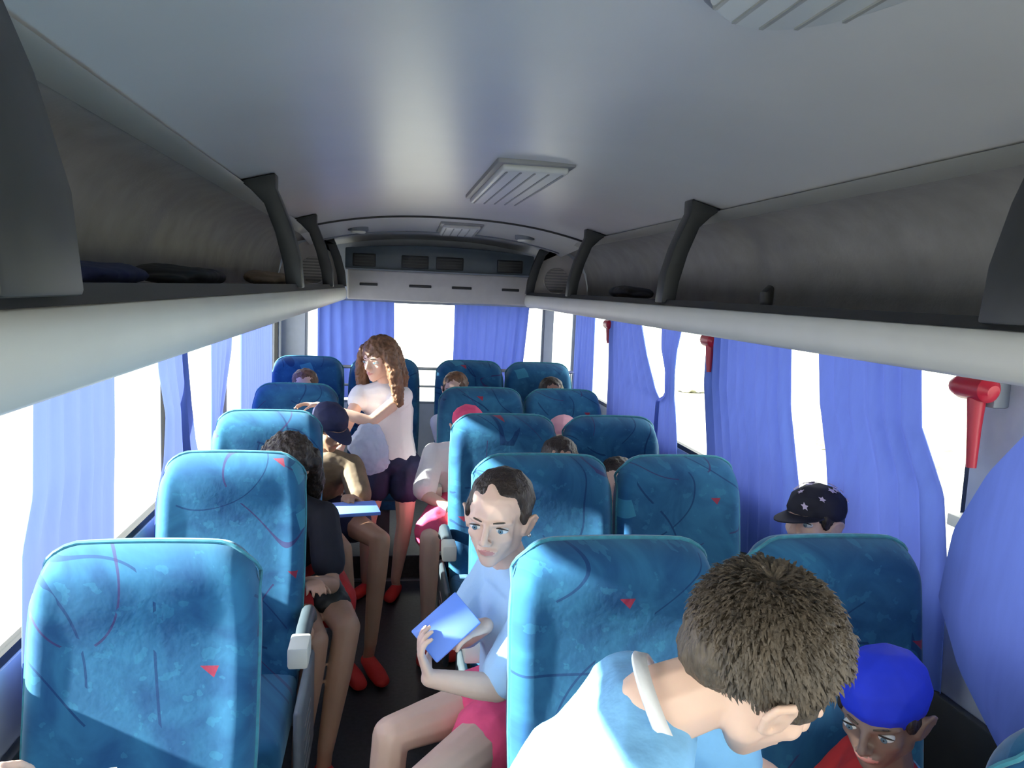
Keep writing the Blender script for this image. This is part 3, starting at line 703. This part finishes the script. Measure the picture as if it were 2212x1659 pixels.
def seated(label, x, y, head, face=(0, -1, 0), s=.8, **kw):
    """a child sitting on the cushion in front of the backrest at (x, y)"""
    yb = y-.18; z = .56; h = Vector(head); nk = Vector((mid((x, yb, 0), h, .8).x, h.y+.03 if h.y > yb-.3 else h.y, h.z-.155))
    J = dict(pelvis=(x, yb, z), neck=nk, head=h, shL=(nk.x+.135*s, nk.y+.01, nk.z-.05), shR=(nk.x-.135*s, nk.y+.01, nk.z-.05),
             elL=(x+.17*s, yb-.05, z+.09), elR=(x-.17*s, yb-.05, z+.09), wrL=(x+.08, yb-.24, z+.07), wrR=(x-.08, yb-.24, z+.07),
             hipL=(x+.07*s, yb-.02, z-.01), hipR=(x-.07*s, yb-.02, z-.01), knL=(x+.09, yb-.36, z-.02), knR=(x-.09, yb-.36, z-.02),
             anL=(x+.08, yb-.34, .09), anR=(x-.08, yb-.34, .09), toeL=(x+.08, yb-.44, .03), toeR=(x-.08, yb-.44, .03))
    J.update(kw.pop('J', {}))
    return person(label, J, s=s, F=face, **kw)
def cap_on(mname, peak=None, prints=False):
    def f(root, n, P, hh):
        segs = [[n(0, -.10, .19, (.40, .47, .36))]]
        p, _, Q = n(0, -.1, .07, 1); up = Q @ Vector((0, .12, 1))
        c = organic('cap', segs, .005, M[mname], root, smooth=2, cut=[(p, tuple(-up))])
        if peak:
            bm = bmesh.new(); A = []
            for L_ in (.0, .018):
                for k in range(13):
                    a = -1.05+2.1*k/12
                    for r0 in (0, 1):
                        A.append(bm.verts.new(n(.36*sin(a)*(1-.05*r0), (-.08+.44*cos(a))+(.34*cos(a*1.1)+.02)*r0, .10-.10*r0*cos(a)*.6+L_, 1)[0]))
            for k in range(12):
                for q in (0, 26): bm.faces.new((A[q+2*k], A[q+2*k+1], A[q+2*k+3], A[q+2*k+2]))
                bm.faces.new((A[2*k+1], A[2*k+3], A[26+2*k+3], A[26+2*k+1])); bm.faces.new((A[2*k], A[2*k+2], A[26+2*k+2], A[26+2*k]))
            bm.faces.new((A[0], A[1], A[27], A[26])); bm.faces.new((A[24], A[25], A[51], A[50]))
            o = obj('peak', bm, M[peak], None); o.parent = c; 
        if prints:
            rn = random.Random(3)
            for k in range(22):
                a = rn.uniform(0, 2*pi); e = rn.uniform(.15, 1.2); rr = rn.uniform(.03, .06)
                d = Vector((.40*cos(a)*cos(e), .47*sin(a)*cos(e), .36*sin(e))); nn = Vector((d.x/.16, d.y/.22, d.z/.13)).normalized(); t1 = nn.orthogonal().normalized(); t2 = nn.cross(t1)
                bm = bmesh.new(); vs = []
                for q in range(10):
                    w = rr*(1 if q % 2 else .5); vs.append(bm.verts.new(n(*(Vector((0, -.10, .19))+d*1.02+(t1*cos(q*pi/5)*1.2+t2*sin(q*pi/5)*.8)*w), 1)[0]))
                r_ = bmesh.ops.extrude_face_region(bm, geom=[bm.faces.new(vs)]); o3 = Q @ nn*.0015
                for v in r_['geom']:
                    if isinstance(v, bmesh.types.BMVert): v.co += o3
                o = obj('flower_print', bm, M['lilac'], None, smooth=False); o.parent = c
    return f
# outside: ground and a roadside hedge
struct(obj('floor', BX(-40, 40, -30, 60, -1.25, -1.15), M['asphalt'], smooth=False)).name = 'ground'
def hedge(x, y0, y1, lab):
    bm = bmesh.new(); rn = random.Random(int(x*7)); 
    o = organic('hedge', [[nd((x+rn.uniform(-.5, .5), y, rn.uniform(-.6, .3)), (rn.uniform(.8, 1.2), 1.1, rn.uniform(.8, 1.5)))] for y in [y0+(y1-y0)*k/14 for k in range(15)]], .09, M['leaf'], None, smooth=1, disp=.45, dsize=.35)
    bm.free(); tag(o, lab, 'hedge'); o['kind'] = 'stuff'
hedge(8.5, 3, 26, 'dry green hedge outside along the right side of the road')
# --- the standing girl
def longhair_extra(root, n, P, hh): pass
person('standing girl with long wavy hair, white top and navy shorts, arms reaching left',
    dict(pelvis=(-0.285, 4.14, .74), neck=(-0.325, 4.10, 1.13), head=(-0.370, 4.05, 1.275), shL=(-0.245, 4.06, 1.085), shR=(-0.455, 4.10, 1.085),
         elL=(-.40, 3.90, .98), elR=(-0.525, 3.97, .93), wrL=(-.655, 3.88, 1.06), wrR=(-0.545, 3.86, .84),
         hipL=(-0.215, 4.13, .70), hipR=(-0.365, 4.14, .70), knL=(-0.215, 4.12, .40), knR=(-0.405, 4.12, .42), anL=(-0.255, 4.14, .09), anR=(-0.415, 4.17, .09), toeL=(-0.285, 4.02, .03), toeR=(-0.465, 4.06, .03)),
    s=.80, skin='skin', shirt='white', sleeve=.12, shorts='navy', leg=.25, hair='hair_l', hstyle='long', F=(-.62, -.75, -.18), voxel=.006, hh=.215,
    handL=dict(D=(-1, -.1, .12), N=(0, -.3, -1), curl=(.25, .3, .3, .35)), handR=dict(D=(-.1, -.4, -.8), N=(.9, 0, 0), curl=(.7, .7, .75, .8)))
b = organic('plastic_bag', [[nd((-.40, 3.80, .96), (.055, .035, .03)), nd((-.41, 3.80, .89), (.10, .05, .07)), nd((-.39, 3.80, .80), (.09, .05, .06))]], .006, M['bag'], None, disp=.03, dsize=.05)
tag(b, 'crinkled clear plastic bag held by the standing girl at her waist', 'bag')
# --- seated child with the earring, second right row
def p2x(root, n, P, hh):
    bm = bmesh.new(); p = n(-.375, -.03, -.155, 1)[0]; bmesh.ops.create_uvsphere(bm, u_segments=12, v_segments=8, radius=.005)
    for v in bm.verts: v.co += p
    o = obj('earring', bm, M['metal'], None); o.parent = root; o.matrix_parent_inverse = Matrix.Translation(-root.location)
person('child with tied back hair, small earring and pink shorts looking at the camera',
    dict(pelvis=(.03, 2.00, .57), waist=(0.022, 1.936, 0.719), chest=(0.008, 1.899, 0.851), neck=(-0.011, 1.880, 0.969), head=(-0.062, 1.824, 1.109), shL=(0.041, 1.758, 0.912), shR=(-0.039, 1.974, 0.921),
         elL=(-0.062, 1.692, 0.748), elR=(-0.142, 1.899, 0.776), wrL=(-0.222, 1.654, 0.799), wrR=(-0.090, 1.748, 0.874),
         hipL=(.02, 1.92, .55), hipR=(.02, 2.04, .55), knL=(-.24, 1.62, .56), knR=(-.30, 1.84, .56), anL=(-.22, 1.56, .14), anR=(-.33, 1.81, .14), toeL=(-.32, 1.50, .03), toeR=(-.43, 1.78, .03)),
    s=.84, skin='skin', shirt='shirtp', sleeve=.6, shorts='pink', leg=.22, hair='hair_d', hstyle='tied', F=(-.42, -.88, -.12), U=(.04, -.02, 1), voxel=.004, hh=.212,
    handL=dict(D=(-.35, .15, .9), N=(.9, .1, .25), curl=(.35, .4, .45, .5)), handR=dict(D=(-.85, -.45, .05), N=(-.1, .3, -1), curl=(.4, .4, .4, .45)), extra=p2x, collar=('lblue', -.004, .062))
bm = BX(-.065, .065, -.012, .012, -.045, .045)
o = obj('booklet', bm, M['booklet'], None, bevel=.003, seg=2); o.location = (-.184, 1.715, .888); o.rotation_euler = (radians(-35), radians(-38), radians(15))
tag(o, 'blue booklet held in both hands by the child with the earring', 'booklet')
# --- boy in the foreground bending over
def tufts(root, n, hh, cnt, length, m, seed=1, flow=(0, 1, -.2), name='hair_strands'):
    rn = random.Random(seed); vs = []; fs = []
    for _ in range(cnt):
        while True:
            v = Vector((rn.gauss(0, 1), rn.gauss(0, 1), rn.gauss(0, 1))).normalized()
            if v.z > -.62+.25*v.y or (v.y < -.2 and v.z > -.8): break
        if v.y > .45 and v.z < .45: continue
        p0 = Vector((0, -.12, .165))+Vector((v.x*.378, v.y*.448, v.z*.368))
        whorl = Vector((.03, -.40, .42)); fl = (p0-whorl); fl -= v*fl.dot(v); fl.normalize(); tw = v.cross(fl)
        d = (fl+v*rn.uniform(.25, .7)+tw*rn.uniform(-.2, .6)).normalized(); w = d.cross(v).normalized()*.011; L = length*rn.uniform(.6, 1.25)
        a = n(*(p0-v*.02-w), 1)[0]; b_ = n(*(p0-v*.02+w), 1)[0]; c = n(*(p0+d*L*.6+w*.7), 1)[0]; e = n(*(p0+d*L*.6-w*.7), 1)[0]; t = n(*(p0+d*L-v*.02), 1)[0]
        k = len(vs); vs += [a, b_, c, e, t]; fs += [(k, k+1, k+2, k+3), (k+3, k+2, k+4)]
    me = bpy.data.meshes.new(name); me.from_pydata(vs, [], fs); me.materials.append(m); me.shade_smooth()
    o = bpy.data.objects.new(name, me); link(o); o.parent = root; o.matrix_parent_inverse = Matrix.Translation(-root.location); o['kind'] = 'stuff'
def p3x(root, n, P, hh): tufts(root, n, hh, 5200, .10, M['hair_b'])
person('short haired boy in light blue shirt bowing his head in the foreground',
    dict(pelvis=(-0.110, 0.970, 0.695), waist=(-0.110, 0.950, 0.835), chest=(-0.075, 0.910, 0.995), neck=(0.005, 0.880, 1.150), head=(0.125, 0.850, 1.210), shL=(0.020, 1.030, 1.085), shR=(-0.060, 0.750, 1.075),
         elL=(0.220, 1.070, 0.935), elR=(0.090, 0.730, 0.895), wrL=(0.360, 1.110, 0.835), wrR=(0.260, 0.830, 0.835),
         hipL=(-0.110, 1.040, 0.675), hipR=(-0.110, 0.900, 0.675), knL=(-.13, .99, .36), knR=(-.15, .84, .36), anL=(-.14, 1.02, .09), anR=(-.16, .83, .09), toeL=(-.04, 1.03, .03), toeR=(-.05, .84, .03)),
    s=.90, skin='skin', shirt='lblue', sleeve=.6, shorts='navy', leg=.4, hair='hair_b', hstyle='short', F=(.76, .05, -.60), U=(.56, -.24, .80), voxel=.004, hh=.222, eyes=False, extra=p3x, collar=('white', .004, .064))
# --- boy with the blue cap at the window, nearest pair
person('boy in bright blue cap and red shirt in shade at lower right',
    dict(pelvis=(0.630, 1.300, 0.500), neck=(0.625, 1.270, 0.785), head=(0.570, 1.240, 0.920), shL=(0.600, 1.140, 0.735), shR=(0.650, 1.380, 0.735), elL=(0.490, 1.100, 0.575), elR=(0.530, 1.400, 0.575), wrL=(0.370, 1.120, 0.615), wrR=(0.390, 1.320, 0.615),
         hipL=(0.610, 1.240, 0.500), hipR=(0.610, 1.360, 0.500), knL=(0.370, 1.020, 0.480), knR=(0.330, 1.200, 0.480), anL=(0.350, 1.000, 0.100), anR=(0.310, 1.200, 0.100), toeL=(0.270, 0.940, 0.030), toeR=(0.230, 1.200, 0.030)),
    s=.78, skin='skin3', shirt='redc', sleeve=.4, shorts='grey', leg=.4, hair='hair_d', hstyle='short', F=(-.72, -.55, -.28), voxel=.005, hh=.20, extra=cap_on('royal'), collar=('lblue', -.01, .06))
# --- patterned cap at the right window
seated('child in black cap with pale flower prints facing left beside the right window', .74, 2.35, (.90, 2.08, 1.02), face=(-.90, -.38, .05), U=(-.12, 0, 1), s=.78, skin='skin', shirt='grey', hair='hair_d', hstyle='short', voxel=.006, extra=cap_on('blackc', 'blackc', True),
    J=dict(pelvis=(.74, 2.13, .56), neck=(.89, 2.10, .87)))
# --- left column, children leaning into the aisle
person('child with long dark hair leaning into the aisle from the third left seat, red shorts',
    dict(pelvis=(-.66, 2.98, .56), neck=(-.65, 2.86, .87), head=(-.655, 2.80, 1.005), shL=(-.54, 2.82, .82), shR=(-.72, 2.84, .82), elL=(-.50, 2.68, .62), elR=(-.72, 2.62, .64), wrL=(-.56, 2.50, .70), wrR=(-.60, 2.46, .60),
         hipL=(-.57, 2.95, .55), hipR=(-.70, 2.95, .55), knL=(-.44, 2.58, .51), knR=(-.54, 2.53, .49), anL=(-.50, 2.52, .12), anR=(-.58, 2.50, .12), toeL=(-.46, 2.42, .03), toeR=(-.55, 2.40, .03)),
    s=.84, skin='skin2', shirt='blackc', sleeve=.5, shorts='redc', leg=.35, hair='hair_d', hstyle='long', F=(.35, -.75, -.5), voxel=.006, handL=dict(D=(.3, -.8, .3), N=(0, 0, -1)))
tag(organic('shoulder_bag', [[nd((-.53, 2.74, .60), (.06, .045, .05)), nd((-.50, 2.70, .55), (.07, .05, .05))]], .006, M['black'], None, disp=.01), 'small black bag on the lap of the long haired child', 'bag')
t = thing('pencil_case', 'small yellow case on the lap of the long haired child', 'case', (-.58, 2.44, .615))
obj('case_body', BX(-.615, -.535, 2.40, 2.44, .60, .64), M['yellow'], t, bevel=.012)
obj('zip', BX(-.61, -.54, 2.397, 2.401, .618, .622), M['metal'], t, smooth=False)
person('child in navy cap and dark tan top with red shoes leaning into the aisle',
    dict(pelvis=(-.66, 3.86, .56), neck=(-.60, 3.70, .86), head=(-.575, 3.64, .995), shL=(-.48, 3.68, .81), shR=(-.66, 3.66, .81), elL=(-.42, 3.56, .64), elR=(-.66, 3.46, .64), wrL=(-.46, 3.36, .74), wrR=(-.54, 3.34, .70),
         hipL=(-.57, 3.82, .55), hipR=(-.70, 3.82, .55), knL=(-.34, 3.38, .55), knR=(-.50, 3.32, .53), anL=(-.37, 3.30, .12), anR=(-.46, 3.26, .12), toeL=(-.32, 3.14, .03), toeR=(-.41, 3.12, .03)),
    s=.84, skin='skin2', shirt='tan', sleeve=.5, shorts='navy', leg=.3, hair='hair_d', hstyle='short', F=(.55, -.70, -.45), voxel=.006, extra=cap_on('navy', 'navy'))
o = obj('notebook', BX(-.09, .09, -.065, .065, -.008, .008), M['booklet'], None, bevel=.003, seg=2); o.location = (-.44, 3.22, .735); o.rotation_euler = (.1, 0, .2)
tag(o, 'thin pale blue notebook held above the knees beside the standing girl', 'notebook')
seated('fair haired child in the left rear corner seat, only the sunlit crown showing', -.80, 4.88, (-.79, 4.64, 1.05), s=.8, skin='skin', shirt='white', hair='hair_l', hstyle='short', voxel=.008)
seated('child with light brown hair and sunlit face in the last row right of the aisle', .19, 4.88, (.07, 4.62, 1.055), s=.8, skin='skin', shirt='white', hair='hair_l', hstyle='short', voxel=.008, face=(-.3, -.95, -.1))
seated('dark haired child in the right rear corner, only hair tips showing', .63, 4.88, (.66, 4.66, 1.035), s=.8, skin='skin2', shirt='navy', hair='hair_d', hstyle='short', voxel=.008)
# aisle child of the fourth right pair: white sleeve, pink cap and pink shorts
person('child in bright pink cap, white shirt and pink shorts sitting at the aisle',
    dict(pelvis=(.06, 3.93, .56), neck=(.03, 3.86, .86), head=(.07, 3.82, .97), shL=(.13, 3.86, .81), shR=(-.09, 3.86, .83), elL=(.12, 3.72, .64), elR=(-.14, 3.74, .66), wrL=(.02, 3.56, .66), wrR=(.0, 3.58, .62),
         hipL=(.11, 3.9, .55), hipR=(.0, 3.9, .55), knL=(.06, 3.52, .54), knR=(-.12, 3.46, .53), anL=(.0, 3.46, .12), anR=(-.12, 3.44, .12), toeL=(-.02, 3.34, .03), toeR=(-.14, 3.30, .03)),
    s=.86, skin='skin', shirt='white', sleeve=.65, shorts='pink', leg=.55, hair='hair_d', hstyle='short', F=(-.1, -.95, -.2), voxel=.006, extra=cap_on('pink'))
seated('dark haired child in the third right aisle seat, only the crown visible', .175, 3.23, (.36, 3.02, .975), s=.8, skin='skin2', shirt='navy', hair='hair_d', hstyle='short', voxel=.008)
seated('dark haired child glimpsed between the seats of the second right pair', .60, 3.23, (.585, 3.00, .90), s=.78, skin='skin', shirt='tan', hair='hair_d', hstyle='short', voxel=.008, face=(-.5, -.85, 0))
seated('child in pale pink cap in the fourth right window seat', .60, 4.13, (.565, 3.86, .925), s=.78, skin='skin', shirt='white', hair='hair_d', hstyle='short', voxel=.008, extra=cap_on('palepink'))
# --- forearm of a passenger at the bottom left edge
def arm_only():
    root = thing('person', 'hand and forearm of a person reaching in at the bottom left corner', 'person', (-.95, .75, .95))
    segs = [[nd((-1.0, .58, .95), .05), nd((-.955, .76, .985), .038), nd((-.855, .99, 1.0), .026)]]+hand_segs((-.855, .99, 1.0), (.75, .55, .05), (0, .2, -1), s=1.0, curl=(.4, .45, .5, .5), side=1)
    organic('forearm', segs, .004, M['skin'], root, smooth=3)
    organic('sleeve', [[nd((-1.0, .54, .95), .055), nd((-.985, .68, .955), .05)]], .006, M['white'], root, grow=.006)
arm_only()
o = obj('paper_sheet', BX(-.035, .035, -.03, .03, -.0015, .0015), M['paper'], None, smooth=False); o.location = (-.71, 1.06, .966); o.rotation_euler = (.25, .15, .4)
tag(o, 'folded white paper beside the hand at the bottom left corner', 'paper')
